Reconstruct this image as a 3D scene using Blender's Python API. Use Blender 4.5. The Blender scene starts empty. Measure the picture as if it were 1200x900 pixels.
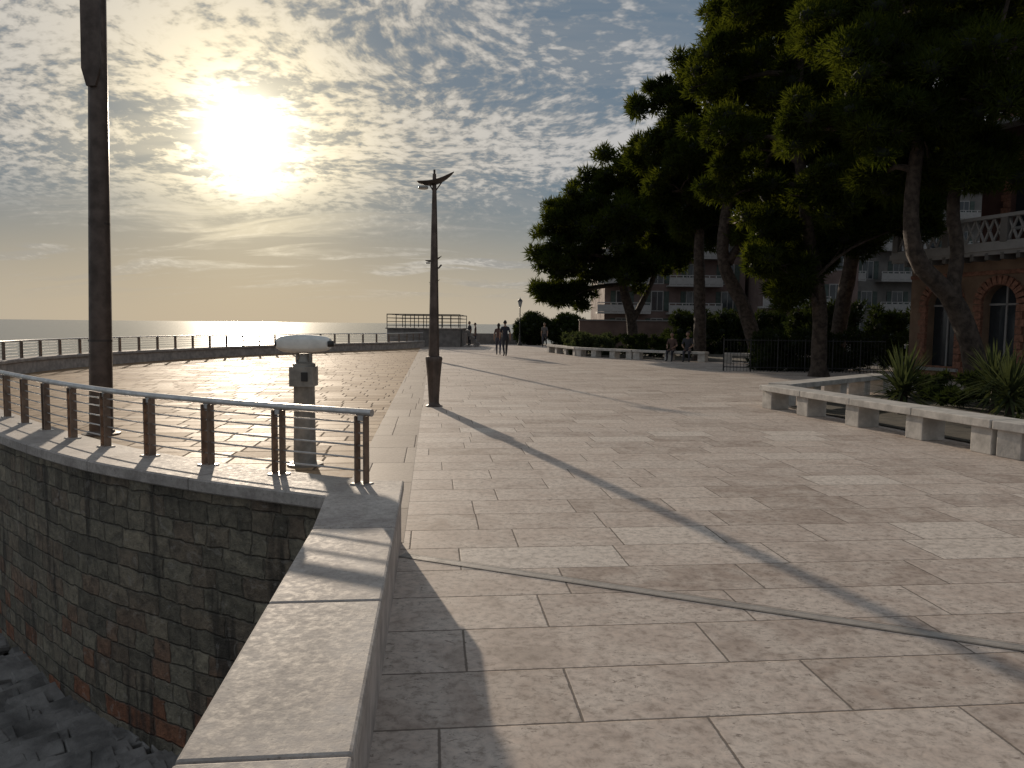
import bpy, bmesh, math, random
import numpy as np
from mathutils import Vector, Matrix, Quaternion
random.seed(7); np.random.seed(7)
sc=bpy.context.scene
COL=sc.collection
SUN_AZ=math.radians(-18.9); SUN_EL=math.radians(12.4)
SD=Vector((math.sin(SUN_AZ)*math.cos(SUN_EL),math.cos(SUN_AZ)*math.cos(SUN_EL),math.sin(SUN_EL)))

# ------------------------------------------------------------ node helpers
class G:
    def __init__(s,nt): s.nt=nt
    def n(s,t,**k):
        x=s.nt.nodes.new(t)
        for a,b in k.items(): setattr(x,a,b)
        return x
    def put(s,sock,v):
        if v is None: return
        if isinstance(v,bpy.types.NodeSocket): s.nt.links.new(v,sock)
        elif isinstance(v,(tuple,list)):
            L=len(sock.default_value); v=tuple(v)
            if len(v)<L: v=v+(1,)
            sock.default_value=v[:L]
        else:
            try: sock.default_value=v
            except Exception: sock.default_value=(v,v,v)
    def m(s,op,a,b=None,c=None,clamp=False):
        x=s.n('ShaderNodeMath',operation=op,use_clamp=clamp)
        for i,v in enumerate((a,b,c)): s.put(x.inputs[i],v)
        return x.outputs[0]
    def vm(s,op,a,b=None,out=0):
        x=s.n('ShaderNodeVectorMath',operation=op)
        s.put(x.inputs[0],a); 
        if b is not None: s.put(x.inputs[1],b)
        return x.outputs[out]
    def noise(s,v,scale,detail=4,rough=.55,dist=0,col=False):
        x=s.n('ShaderNodeTexNoise'); s.put(x.inputs['Vector'],v)
        x.inputs['Scale'].default_value=scale; x.inputs['Detail'].default_value=detail
        x.inputs['Roughness'].default_value=rough; x.inputs['Distortion'].default_value=dist
        return x.outputs['Color' if col else 'Fac']
    def ramp(s,f,st):
        x=s.n('ShaderNodeValToRGB'); s.put(x.inputs[0],f); e=x.color_ramp.elements
        while len(e)<len(st): e.new(.5)
        for q,(p,c) in zip(e,st):
            q.position=p; q.color=(c,c,c,1) if not isinstance(c,tuple) else c+(1,)
        return x.outputs[0]
    def mix(s,f,a,b,bt='MIX'):
        x=s.n('ShaderNodeMix',data_type='RGBA',blend_type=bt)
        s.put(x.inputs[0],f); s.put(x.inputs[6],a); s.put(x.inputs[7],b); return x.outputs[2]
    def sst(s,v,a,b,lo=0.,hi=1.):
        x=s.n('ShaderNodeMapRange',interpolation_type='SMOOTHSTEP'); s.put(x.inputs[0],v)
        for i,q in enumerate((a,b,lo,hi)): s.put(x.inputs[i+1],q)
        return x.outputs[0]
    def xyz(s,v):
        x=s.n('ShaderNodeSeparateXYZ'); s.put(x.inputs[0],v); return x.outputs
    def comb(s,a,b,c=0.):
        x=s.n('ShaderNodeCombineXYZ'); s.put(x.inputs[0],a); s.put(x.inputs[1],b); s.put(x.inputs[2],c); return x.outputs[0]
    def white(s,v,col=False):
        x=s.n('ShaderNodeTexWhiteNoise',noise_dimensions='3D'); s.put(x.inputs['Vector'],v); return x.outputs['Color' if col else 'Value']
    def bump(s,h,st,d=.01):
        x=s.n('ShaderNodeBump'); s.put(x.inputs['Height'],h); x.inputs['Strength'].default_value=st; x.inputs['Distance'].default_value=d
        return x.outputs[0]

def newmat(name):
    m=bpy.data.materials.new(name); m.use_nodes=True
    g=G(m.node_tree); p=m.node_tree.nodes['Principled BSDF']
    return m,g,p
def simple(name,col,rough=.6,metal=0,var=.25,scale=6,bump=.0,spec=.5):
    m,g,p=newmat(name)
    tc=g.n('ShaderNodeTexCoord').outputs['Object']
    n=g.noise(tc,scale,4,.6)
    c=g.mix(g.sst(n,.3,.7),tuple(x*(1-var) for x in col),tuple(min(1,x*(1+var)) for x in col))
    g.put(p.inputs['Base Color'],c); p.inputs['Metallic'].default_value=metal
    g.put(p.inputs['Roughness'],g.sst(n,.25,.75,min(1,rough+.1),max(.05,rough-.1)))
    p.inputs['Specular IOR Level'].default_value=spec
    if bump: g.put(p.inputs['Normal'],g.bump(g.noise(tc,scale*5,3,.65),bump,.01))
    return m

def paving(name,rowh,ln,tones,joint,jw,rough,ang=0.,pit=.5,spec=.4):
    m,g,p=newmat(name)
    tc=g.n('ShaderNodeTexCoord').outputs['Object']
    X,Y,Z=g.xyz(tc)
    ca,sa=math.cos(math.atan2(.1025,.9947)+ang),math.sin(math.atan2(.1025,.9947)+ang)
    u=g.m('ADD',g.m('MULTIPLY',X,ca),g.m('MULTIPLY',Y,sa))
    v=g.m('ADD',g.m('MULTIPLY',X,-sa),g.m('MULTIPLY',Y,ca))
    vr=g.m('DIVIDE',v,rowh); row=g.m('FLOOR',vr)
    r1=g.white(g.comb(row,3.3,1.7)); r2=g.white(g.comb(row,9.1,4.2))
    L=g.m('MULTIPLY',ln,g.m('ADD',.75,g.m('MULTIPLY',r2,.55)))
    uu=g.m('ADD',g.m('DIVIDE',u,L),g.m('MULTIPLY',r1,17.3)); cu=g.m('FLOOR',uu)
    fu=g.m('MULTIPLY',g.m('SUBTRACT',uu,cu),L); fv=g.m('MULTIPLY',g.m('SUBTRACT',vr,row),rowh)
    d=g.m('MINIMUM',g.m('MINIMUM',fu,g.m('SUBTRACT',L,fu)),g.m('MINIMUM',fv,g.m('SUBTRACT',rowh,fv)))
    cell=g.white(g.comb(row,cu,.5)); cell2=g.white(g.comb(cu,row,7.5))
    off=g.vm('ADD',tc,g.comb(g.m('MULTIPLY',cell,30.),g.m('MULTIPLY',cell2,30.)))
    n2=g.noise(off,18,4,.72,.3)
    d=g.m('ADD',d,g.m('MULTIPLY',g.m('SUBTRACT',n2,.5),.008))
    jm=g.sst(d,jw*.4,jw,1.,0.)
    c=g.ramp(cell,tones)
    n1=g.noise(off,2.6,3,.65,.8)
    c=g.mix(g.sst(n1,.36,.64,0.,.5),c,tuple(q*1.08 for q in tones[-1][1]),'MIX')
    c=g.mix(.85,c,g.ramp(n2,[(.34,(.62,.60,.58)),(.5,(1.0,1.0,1.0)),(.66,(1.2,1.18,1.16))]),'MULTIPLY')
    c=g.mix(g.m('MULTIPLY',g.sst(n1,.40,.30),.35),c,(.27,.225,.19))
    st=g.vm('MULTIPLY',off,(9.,20.,1.)); pn=g.noise(st,1.9,4,.8,.6)
    pits=g.m('MULTIPLY',g.sst(pn,.57,.64),g.sst(n1,.42,.56))
    c=g.mix(g.m('MULTIPLY',pits,pit),c,(.16,.13,.11))
    c=g.mix(g.m('MULTIPLY',jm,.85),c,joint)
    g.put(p.inputs['Base Color'],c)
    rr=g.m('ADD',g.m('MULTIPLY',n2,.3),g.m('ADD',g.m('MULTIPLY',cell2,.14),rough-.22))
    g.put(p.inputs['Roughness'],g.m('ADD',rr,g.m('MULTIPLY',jm,.3)))
    h=g.m('SUBTRACT',g.m('MULTIPLY',n2,.4),jm)
    g.put(p.inputs['Normal'],g.bump(h,.5,.006))
    p.inputs['Specular IOR Level'].default_value=spec
    return m
M_prom=paving('promenade_stone',.49,1.0,[(0,(.37,.30,.255)),(.25,(.45,.375,.325)),(.55,(.50,.42,.365)),(.85,(.54,.46,.40)),(1,(.60,.535,.475))],(.15,.125,.105),.008,.66,pit=.8,spec=.14)
M_terr=paving('terrace_stone',.42,.62,[(0,(.22,.145,.085)),(.5,(.29,.195,.118)),(1,(.36,.25,.155))],(.075,.055,.04),.020,.66,pit=.3,spec=.05)
M_band=paving('band_stone',1.1,.62,[(0,(.30,.25,.21)),(1,(.37,.315,.27))],(.12,.10,.09),.01,.66,pit=.3,spec=.1)
M_cope=simple('coping_stone',(.40,.36,.33),.6,0,.22,4,.35)
M_copeside=simple('parapet_render_stone',(.42,.37,.335),.7,0,.25,5,.4)
M_plat=simple('platform_concrete',(.20,.18,.165),.8,0,.25,3,.3)

def copemat():
    m,g,p=newmat('coping_slab_stone')
    tc=g.n('ShaderNodeTexCoord').outputs['Object']
    n=g.noise(tc,3,4,.65,.5); n2=g.noise(tc,28,4,.7)
    c=g.ramp(n,[(.36,(.36,.32,.295)),(.5,(.45,.405,.37)),(.64,(.52,.475,.435))])
    c=g.mix(.7,c,g.ramp(n2,[(.34,(.6,.58,.56)),(.6,(1.12,1.12,1.12))]),'MULTIPLY')
    sp=g.sst(g.noise(tc,60,2,.6),.62,.68); c=g.mix(g.m('MULTIPLY',sp,.6),c,(.15,.13,.12))
    st=g.sst(g.noise(tc,1.1,4,.6),.45,.65); c=g.mix(g.m('MULTIPLY',st,.45),c,(.26,.24,.22))
    uv=g.n('ShaderNodeUVMap').outputs[0]; U,V,_=g.xyz(uv)
    f=g.m('FRACT',g.m('DIVIDE',U,1.25)); dj=g.m('MINIMUM',f,g.m('SUBTRACT',1.,f))
    j=g.sst(dj,.002,.005,1.,0.); c=g.mix(j,c,(.1,.09,.08))
    g.put(p.inputs['Base Color'],c); g.put(p.inputs['Roughness'],g.sst(n2,.3,.7,.62,.8))
    g.put(p.inputs['Normal'],g.bump(g.m('SUBTRACT',n2,j),.35,.005))
    p.inputs['Specular IOR Level'].default_value=.25
    return m
M_slab=copemat()

def masonry():
    m,g,p=newmat('stone_masonry')
    uv=g.n('ShaderNodeUVMap').outputs[0]
    wob=g.noise(uv,4.5,3,.65,0,True)
    v=g.vm('ADD',uv,g.vm('MULTIPLY',g.vm('SUBTRACT',wob,(.5,.5,.5)),(.10,.07,0.)))
    U,V,_=g.xyz(v)
    rh=.165; vr=g.m('DIVIDE',V,rh); row=g.m('FLOOR',vr)
    # every stone row is cut up differently, and some blocks are merged in pairs of rows
    L=g.m('ADD',.15,g.m('MULTIPLY',g.white(g.comb(row,2.,5.)),.22))
    uu=g.m('ADD',g.m('DIVIDE',U,L),g.m('MULTIPLY',g.white(g.comb(row,1.,8.)),9.))
    uu=g.m('ADD',uu,g.m('MULTIPLY',g.noise(g.comb(uu,row,0.),.9,1,.5),1.1)); cu=g.m('FLOOR',uu)
    fu=g.m('MULTIPLY',g.m('SUBTRACT',uu,cu),L); fv=g.m('MULTIPLY',g.m('SUBTRACT',vr,row),rh)
    d=g.m('MINIMUM',g.m('MINIMUM',fu,g.m('SUBTRACT',L,fu)),g.m('MINIMUM',fv,g.m('SUBTRACT',rh,fv)))
    j=g.sst(d,.0,.014,1.,0.)
    cell=g.white(g.comb(row,cu,2.))
    c=g.ramp(cell,[(0,(.13,.115,.09)),(.3,(.19,.17,.13)),(.6,(.24,.215,.165)),(.85,(.18,.14,.105)),(1,(.30,.265,.20))])
    low=g.sst(V,-1.9,-.2,1.,0.)
    red=g.m('MULTIPLY',g.sst(g.white(g.comb(cu,row,4.)),.76,.77),low)
    c=g.mix(g.m('MULTIPLY',red,.9),c,(.26,.095,.045))
    tc=g.n('ShaderNodeTexCoord').outputs['Object']
    n=g.noise(tc,11,5,.75); n2=g.noise(g.vm('MULTIPLY',uv,(2.5,.35,1.)),1.3,4,.6)
    c=g.mix(.85,c,g.ramp(n,[(.34,(.45,.45,.45)),(.66,(1.45,1.42,1.35))]),'MULTIPLY')
    c=g.mix(g.sst(n2,.54,.64,0.,.8),c,(.04,.034,.028))
    c=g.mix(g.m('MULTIPLY',g.sst(g.noise(uv,5.,4,.6,2.),.59,.66),.32),c,(.40,.37,.33))
    c=g.mix(g.m('MULTIPLY',j,.35),c,(.13,.12,.10))
    g.put(p.inputs['Base Color'],c); p.inputs['Roughness'].default_value=.85
    h=g.m('ADD',g.m('MULTIPLY',n,1.2),g.m('MULTIPLY',cell,.6)); h=g.m('SUBTRACT',h,g.m('MULTIPLY',j,.6))
    g.put(p.inputs['Normal'],g.bump(h,1.,.035))
    return m
M_mason=masonry()
M_rock=simple('shore_rock',(.19,.18,.17),.8,0,.5,3,.9)
M_steel=simple('rail_steel',(.60,.58,.56),.36,.85,.12,12)
M_post=simple('post_bronze',(.20,.145,.11),.42,.5,.3,9)
M_lamp=simple('lamp_post_paint',(.10,.075,.062),.5,.4,.3,5)
M_lampd=simple('lamp_dark',(.06,.05,.045),.4,.5,.2,5)
M_glass=simple('lamp_glass',(.35,.35,.33),.25,0,.1,5)
M_grayp=simple('viewer_grey_paint',(.26,.245,.22),.45,.3,.25,8)
M_white=simple('viewer_white_paint',(.74,.74,.70),.4,0,.1,8)
M_black=simple('black_paint',(.02,.02,.02),.5,0,.2,8)
M_bench=simple('bench_stone',(.48,.45,.41),.75,0,.2,5,.3,.25)
M_bark=simple('pine_bark',(.05,.036,.027),.9,0,.5,7,1.0)
M_soil=simple('garden_soil',(.06,.05,.035),.95,0,.5,3,.8)
M_asph=simple('park_ground',(.16,.14,.12),.9,0,.3,1.5,.4)
M_pink=simple('pink_stucco',(.145,.10,.088),.9,0,.12,1.2,.1)
M_cream=simple('cream_stucco',(.15,.14,.13),.9,0,.12,1.2,.1)
M_trim=simple('white_trim',(.29,.28,.27),.7,0,.08,3)
M_win=simple('window_glass',(.03,.035,.04),.12,0,.2,1)
M_shut=simple('shutter_green',(.04,.06,.05),.6,0,.2,3)
M_villa=simple('ochre_stucco',(.20,.13,.085),.9,0,.2,1.6,.25)
M_villar=simple('red_stucco',(.09,.043,.033),.9,0,.2,1.6,.25)
M_brick=simple('brick_voussoir',(.22,.10,.062),.85,0,.35,9,.4)
M_tile=simple('roof_tiles',(.22,.10,.07),.85,0,.35,6,.6)
M_wallr=simple('low_wall_pink',(.18,.12,.10),.9,0,.2,1,.2)

def leafmat(name,c1,c2,tr):
    m=bpy.data.materials.new(name); m.use_nodes=True; nt=m.node_tree; nt.nodes.clear(); g=G(nt)
    at_=g.n('ShaderNodeAttribute'); at_.attribute_name='tint'
    c=g.mix(at_.outputs['Fac'],c1,c2)
    d=g.n('ShaderNodeBsdfDiffuse'); g.put(d.inputs[0],c)
    t=g.n('ShaderNodeBsdfTranslucent'); g.put(t.inputs[0],g.mix(1.,c,tr,'MULTIPLY'))
    a=g.n('ShaderNodeMixShader'); a.inputs[0].default_value=.38; nt.links.new(d.outputs[0],a.inputs[1]); nt.links.new(t.outputs[0],a.inputs[2])
    o=g.n('ShaderNodeOutputMaterial'); nt.links.new(a.outputs[0],o.inputs[0]); return m
M_pine=leafmat('pine_needles',(.014,.024,.008),(.048,.062,.015),(2.5,2.2,.7))
M_hedge=leafmat('hedge_leaves',(.018,.028,.010),(.04,.052,.018),(1.1,1.1,.7))
M_yucca=leafmat('yucca_leaves',(.045,.06,.03),(.085,.10,.05),(1.2,1.2,.8))
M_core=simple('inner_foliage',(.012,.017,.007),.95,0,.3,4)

# ------------------------------------------------------------ mesh builder
class MB:
    def __init__(s,name,mats): s.name=name; s.mats=mats; s.v=[]; s.f=[]; s.mi=[]; s.sm=[]; s.uv=[]
    def add(s,vs,fs,mi=0,smooth=False,uvs=None):
        o=len(s.v); s.v+= [tuple(q) for q in vs]
        for i,f in enumerate(fs):
            s.f.append(tuple(o+k for k in f)); s.mi.append(mi); s.sm.append(smooth)
            s.uv.append([uvs[k] for k in f] if uvs else [(s.v[o+k][0],s.v[o+k][1]) for k in f])
    def box(s,c,sz,mi=0,rot=0,tap=1.,M=None):
        vs=[]
        for z in (-.5,.5):
            t=1. if z<0 else tap
            for x,y in ((-.5,-.5),(.5,-.5),(.5,.5),(-.5,.5)):
                p=Vector((x*sz[0]*t,y*sz[1]*t,z*sz[2]))
                if M: p=M@p
                cr,sr=math.cos(rot),math.sin(rot)
                vs.append((c[0]+p.x*cr-p.y*sr,c[1]+p.x*sr+p.y*cr,c[2]+p.z))
        s.add(vs,[(3,2,1,0),(4,5,6,7),(0,1,5,4),(1,2,6,5),(2,3,7,6),(3,0,4,7)],mi)
    def tube(s,pts,r,seg=8,mi=0,cap=True,sx=1.,jit=0.):
        pts=[Vector(p) for p in pts]; n=len(pts)
        if not isinstance(r,(list,tuple)): r=[r]*n
        vs=[]; up=None
        for i,p in enumerate(pts):
            t=(pts[min(i+1,n-1)]-pts[max(i-1,0)])
            if t.length<1e-9: t=Vector((0,0,1))
            t.normalize()
            if up is None:
                up=t.cross(Vector((0,1,0))); 
                if up.length<.1: up=t.cross(Vector((1,0,0)))
            up=(up-t*up.dot(t)).normalized(); w=t.cross(up)
            for k in range(seg):
                a=2*math.pi*k/seg; rr=r[i]*(1+random.uniform(-jit,jit))
                vs.append(p+up*(math.cos(a)*rr*sx)+w*(math.sin(a)*rr))
        fs=[]
        for i in range(n-1):
            for k in range(seg):
                a=i*seg+k; b=i*seg+(k+1)%seg; fs.append((a,b,b+seg,a+seg))
        if cap: fs.append(tuple(range(seg))[::-1]); fs.append(tuple((n-1)*seg+k for k in range(seg)))
        s.add(vs,fs,mi,True)
    def lathe(s,c,prof,seg=20,mi=0,sq=1.):
        vs=[];n=len(prof)
        for r,z in prof:
            for k in range(seg):
                a=2*math.pi*k/seg; vs.append((c[0]+math.cos(a)*r,c[1]+math.sin(a)*r*sq,c[2]+z))
        fs=[]
        for i in range(n-1):
            for k in range(seg):
                a=i*seg+k;b=i*seg+(k+1)%seg; fs.append((a,b,b+seg,a+seg))
        fs.append(tuple(range(seg))[::-1]); fs.append(tuple((n-1)*seg+k for k in range(seg)))
        s.add(vs,fs,mi,True)
    def prism(s,poly,z0,z1,mi=0):
        n=len(poly); vs=[(x,y,z0) for x,y in poly]+[(x,y,z1) for x,y in poly]
        fs=[tuple(range(n))[::-1],tuple(range(n,2*n))]+[(i,(i+1)%n,n+(i+1)%n,n+i) for i in range(n)]
        s.add(vs,fs,mi)
    def obj(s,parent=None,bevel=0,rot=None,loc=None):
        me=bpy.data.meshes.new(s.name); me.from_pydata(s.v,[],s.f)
        for m in s.mats: me.materials.append(m)
        me.polygons.foreach_set('material_index',s.mi); me.polygons.foreach_set('use_smooth',s.sm)
        ul=me.uv_layers.new(name='UVMap'); ul.data.foreach_set('uv',[c for f in s.uv for p in f for c in p])
        me.update()
        o=bpy.data.objects.new(s.name,me); COL.objects.link(o)
        if any(s.sm):
            e=o.modifiers.new('es','EDGE_SPLIT'); e.split_angle=math.radians(40)
        if bevel:
            b=o.modifiers.new('bv','BEVEL'); b.width=bevel; b.segments=2; b.limit_method='ANGLE'
        if loc: o.location=loc
        if rot: o.rotation_euler[2]=rot
        if parent: o.parent=parent
        return o
def empty(name,loc=(0,0,0),rot=0):
    o=bpy.data.objects.new(name,None); COL.objects.link(o); o.location=loc; o.rotation_euler[2]=rot; return o

# ------------------------------------------------------------ curve of bastion
def catmull(P,step=.25):
    P=[Vector(p) for p in P]; P=[P[0]*2-P[1]]+P+[P[-1]*2-P[-2]]; out=[]
    for i in range(1,len(P)-2):
        a,b,c,d=P[i-1:i+3]; n=max(2,int((c-b).length/step))
        for k in range(n):
            t=k/n; out.append(.5*((2*b)+(c-a)*t+(2*a-5*b+4*c-d)*t*t+(3*b-a-3*c+d)*t**3))
    out.append(P[-2]); return out
CP=catmull([(-1.05,5.42),(-2.35,6.05),(-3.75,6.98),(-5.9,8.95),(-9,12.2),(-12,16.2),(-14,20.5),(-14.7,25.5),(-14,31.5),(-12.4,37),(-9.8,42.5),(-7.2,47),(-6,51.5)])
def frames(P):
    o=[];s=0
    for i,p in enumerate(P):
        t=(P[min(i+1,len(P)-1)]-P[max(i-1,0)]).normalized()
        if i: s+=(P[i]-P[i-1]).length
        o.append((p,t,Vector((-t.y,t.x)),s))
    return o
FR=frames(CP)
def at(s):
    for i in range(1,len(FR)):
        if FR[i][3]>=s:
            a,b=FR[i-1],FR[i]; k=(s-a[3])/(b[3]-a[3]); return a[0].lerp(b[0],k),a[1].lerp(b[1],k).normalized(),a[2].lerp(b[2],k).normalized()
    return FR[-1][:3]
def sweep(mb,prof,mi=0):
    n=len(prof); vs=[];uv=[]
    for p,t,nn,s in FR:
        for o,z in prof:
            q=p+nn*o; vs.append((q.x,q.y,z)); uv.append((s,z+o*.2))
    fs=[]
    for i in range(len(FR)-1):
        for k in range(n):
            a=i*n+k;b=i*n+(k+1)%n; fs.append((a,b,b+n,a+n))
    fs.append(tuple(range(n))); fs.append(tuple((len(FR)-1)*n+k for k in range(n))[::-1])
    mb.add(vs,fs,mi,False,uv)
mb=MB('bastion_wall',[M_mason,M_slab,M_copeside])
sweep(mb,[(.36,-3.6),(.36,.345),(.10,.345),(.10,-3.6)],0)
sweep(mb,[(.099,-.5),(.099,.345),(-.10,.345),(-.10,-.5)],2)
sweep(mb,[(.41,.347),(.425,.36),(.425,.435),(.412,.447),(-.138,.447),(-.15,.435),(-.15,.36),(-.138,.347)],1)
mb.obj()

# railing
mb=MB('railing',[M_steel,M_post])
top=[(p.x,p.y,.965) for p,t,n,s in FR]; 
e=FR[0]; top=[(e[0].x-e[1].x*.07,e[0].y-e[1].y*.07,.965)]+top
mb.tube(top,.027,10,0)
for z in (.545,.635,.725,.815,.89):
    mb.tube([(p.x,p.y,z) for p,t,n,s in FR],.007,6,0)
S=FR[-1][3]; s=.02; k=0
while s<S:
    p,t,n=at(s); ang=math.atan2(t.y,t.x)
    for dd in (-.038,.038):
        mb.box((p.x+t.x*dd,p.y+t.y*dd,.447+.245),(.013,.058,.49),1,ang)
    mb.box((p.x,p.y,.452),(.13,.11,.010),0,ang)
    mb.box((p.x,p.y,.93),(.05,.03,.05),0,ang)
    s+=.76 if s<14 else 1.15
mb.obj()

# near parapet in slabs
mb=MB('parapet_wall',[M_slab,M_copeside,M_mason])
def Lx(y): return -.775-.103*(y-5.45)
def prt(y0,y1,z0,z1,inset,mi):
    a=(Lx(y0)-inset,y0+.02); b=(Lx(y1)-inset,y1+.02)
    c=(Lx(y1)-.46+inset,y1-.028); d=(Lx(y0)-.46+inset,y0-.028)
    mb.prism([a,b,c,d],z0,z1,mi)
ys=[-4.1,-2.8,-1.5,-.2,.9,1.95,3.1,4.25]
for a,b in zip(ys[:-1],ys[1:]): prt(a+.003,b-.003,.37,.45,0,0)
mb.prism([(Lx(4.253),4.273),(-.785,5.56),(-1.0,5.565),(-1.24,5.08),(Lx(4.253)-.46,4.225)],.37,.45,0)
mb.prism([(Lx(-4.1)-.02,-4.08),(Lx(5.5)-.02,5.53),(-1.2,5.06),(Lx(-4.1)-.44,-4.1)],-.3,.369,1)
mb.prism([(Lx(-4.1)-.06,-4.08),(Lx(5.2)-.06,5.2),(-1.2,5.02),(Lx(-4.1)-.435,-4.1)],-3.6,-.302,2)
mb.obj(bevel=.012)

# ------------------------------------------------------------ ground sheets
def sheet(name,poly,z,mat):
    bm=bmesh.new(); vs=[bm.verts.new((x,y,z)) for x,y in poly]; f=bm.faces.new(vs)
    bmesh.ops.triangulate(bm,faces=[f]); bmesh.ops.recalc_face_normals(bm,faces=bm.faces)
    me=bpy.data.meshes.new(name); bm.to_mesh(me); bm.free(); me.materials.append(mat)
    o=bpy.data.objects.new(name,me); COL.objects.link(o); return o
inner=[(p.x-n.x*.02,p.y-n.y*.02) for p,t,n,s in FR]
YE=61.
def bx(y): return Lx(y)-.62
ter=[q for q in inner if q[1]<YE and q[0]<bx(q[1])]
sheet('terrace_paving',[(bx(5.5),5.5)]+ter+[(-6,52),(-9,52.1),(-9,YE),(bx(YE),YE)],0.,M_terr)
sheet('band_paving',[(bx(5.5),5.5),(bx(YE),YE),(Lx(YE),YE),(Lx(5.5),5.5)],.002,M_band)
sheet('promenade_paving',[(Lx(-6)-.05,-6),(Lx(5.45)-.05,5.45),(Lx(5.5),5.5),(Lx(YE),YE),(6,YE+1),(7,45),(12,40),(14,30),(30,12),(30,-6)],.0,M_prom)
sheet('ground',[(-.2,-60),(Lx(5.3),5.3),(-9,52),(-9,61.5),(1,63),(12,75),(25,150),(60,420),(900,900),(900,-60)],-.006,M_asph)
mb=MB('quay_wall',[M_mason])
mb.prism([(-9.1,51.4),(-9.1,61.6),(1,63.1),(12,75.1),(25,150),(30,150),(15,70),(-3,58)],-4,-.01); mb.obj()
# drain channel
mb=MB('drain_channel',[simple('drain_stone',(.33,.30,.27),.6,0,.2,8,.3),M_black])
a=Vector((Lx(5.2),5.2)); b=Vector((2.52,3.78)); d=(b-a).normalized(); n=Vector((-d.y,d.x)); b=a+d*9
def strip(w0,w1,z,mi): 
    q=[a+n*w0,a+n*w1,b+n*w1,b+n*w0]; mb.add([(v.x,v.y,z) for v in q],[(3,2,1,0)],mi)
strip(-.045,.045,.004,0); strip(-.047,-.042,.008,1); strip(.042,.047,.008,1)
mb.obj()
# rocks beneath
mb=MB('shore_rocks',[M_rock])
from mathutils import noise as mn
NX,NY=60,50; vs=[]
for j in range(NY+1):
    for i in range(NX+1):
        x=-30+29.*i/NX; y=-8+50.*j/NY
        z=-1.9+min(0,(x+9)*.12)+.12*mn.noise(Vector((x*.8,y*.8,0)))
        vs.append((x,y,z))
mb.add(vs,[(j*(NX+1)+i,j*(NX+1)+i+1,(j+1)*(NX+1)+i+1,(j+1)*(NX+1)+i) for j in range(NY) for i in range(NX)])
for i in range(2600):
    x=random.uniform(-9,-1.0); y=random.uniform(-2,9)
    M=Matrix.Rotation(random.gauss(.28,.08),3,'Y')@Matrix.Rotation(random.gauss(0,.06),3,'X')
    mb.box((x,y,-1.83+.05*mn.noise(Vector((x,y,1)))),(random.uniform(.16,.3),random.uniform(.25,.6),random.uniform(.05,.08)),0,random.gauss(-.75,.12),random.uniform(.85,.98),M)
mb.obj(bevel=.008)

# sea
def seamat():
    m,g,p=newmat('sea_water')
    tc=g.n('ShaderNodeTexCoord').outputs['Object']
    g.put(p.inputs['Base Color'],(.12,.14,.145)); p.inputs['Roughness'].default_value=.18
    v=g.vm('MULTIPLY',tc,(.35,1.,1.))
    h=g.m('ADD',g.noise(v,.5,3,.6),g.m('MULTIPLY',g.noise(v,.05,2,.6),3.))
    g.put(p.inputs['Normal'],g.bump(h,.4,.28)); return m
bm=bmesh.new(); bmesh.ops.create_circle(bm,cap_ends=True,segments=96,radius=14000); me=bpy.data.meshes.new('sea'); bm.to_mesh(me); bm.free()
me.materials.append(seamat()); o=bpy.data.objects.new('sea_water',me); COL.objects.link(o); o.location=(0,0,-3.2)

# ------------------------------------------------------------ lamps
def head(mb,c,L,rot,w=.13,tilt=.28):
    N=17; vs=[]; K=10
    cr,sr=math.cos(rot),math.sin(rot)
    for i in range(N):
        t=-1+2*i/(N-1); x=t*L/2; ww=w*math.sqrt(max(.02,1-abs(t)**2.2)); zc=.16*L*t*t+tilt*x
        th=.045*math.sqrt(max(.05,1-t*t))
        for k in range(K):
            a=2*math.pi*k/K; y=math.cos(a)*ww; z=zc+math.sin(a)*th+ (.3*y*y/w)
            vs.append((c[0]+x*cr-y*sr,c[1]+x*sr+y*cr,c[2]+z))
    fs=[(i*K+k,i*K+(k+1)%K,(i+1)*K+(k+1)%K,(i+1)*K+k) for i in range(N-1) for k in range(K)]
    fs+= [tuple(range(K))[::-1],tuple((N-1)*K+k for k in range(K))]
    mb.add(vs,fs,1,True)
    for sx in (-.33,):
        x=sx*L; mb.lathe((c[0]+x*cr,c[1]+x*sr,c[2]+tilt*x-.05),[(.02,-.02),(.085,-.012),(.10,.01),(.09,.04),(.02,.05)],14,2)
def lamp(x,y):
    mb=MB('street_lamp',[M_lamp,M_lampd,M_glass])
    c=(x,y,0)
    mb.lathe(c,[(.17,0),(.17,.015),(.125,.03),(.105,.06),(.10,.10),(.125,.55),(.155,.86),(.165,.93),(.15,.96),(.105,.975)],8,0)
    mb.tube([(x,y,.96),(x,y,1.5),(x,y,2.6),(x,y,3.6),(x,y,4.42)],[.105,.095,.075,.055,.034],8,0)
    mb.box((x,y,1.9),(.012,.13,.9),1)
    mb.tube([(x,y,2.62),(x+.09,y,2.66),(x+.14,y,2.72)],.016,6,1)
    mb.tube([(x-.02,y,4.1),(x-.09,y,4.22)],.012,6,1); mb.tube([(x+.02,y,4.1),(x+.14,y,4.27)],.012,6,1)
    mb.tube([(x,y,4.4),(x,y,4.50)],.02,6,1)
    head(mb,(x+.02,y,4.26),.70,0.1); mb.obj()
lamp(-1.51,14.8); lamp(-3.42,33.); lamp(-5.15,50.5)
mb=MB('tall_street_lamp',[M_lamp,M_lampd,M_glass]); x,y=-5.76,10.7; ln=.021
mb.lathe((x,y,0),[(.25,0),(.25,.02),(.18,.03),(.165,.06)],16,0)
mb.tube([(x+ln*q,y,q) for q in (.05,2.5,5,7.2,8.6)],[.16,.145,.125,.105,.085],10,0,sx=.95)
for zz in (1.3,2.9,4.76): mb.tube([(x+ln*zz,y,zz),(x+ln*zz,y,zz+.03)],.170-.011*zz,10,1)
vs=[]
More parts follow.
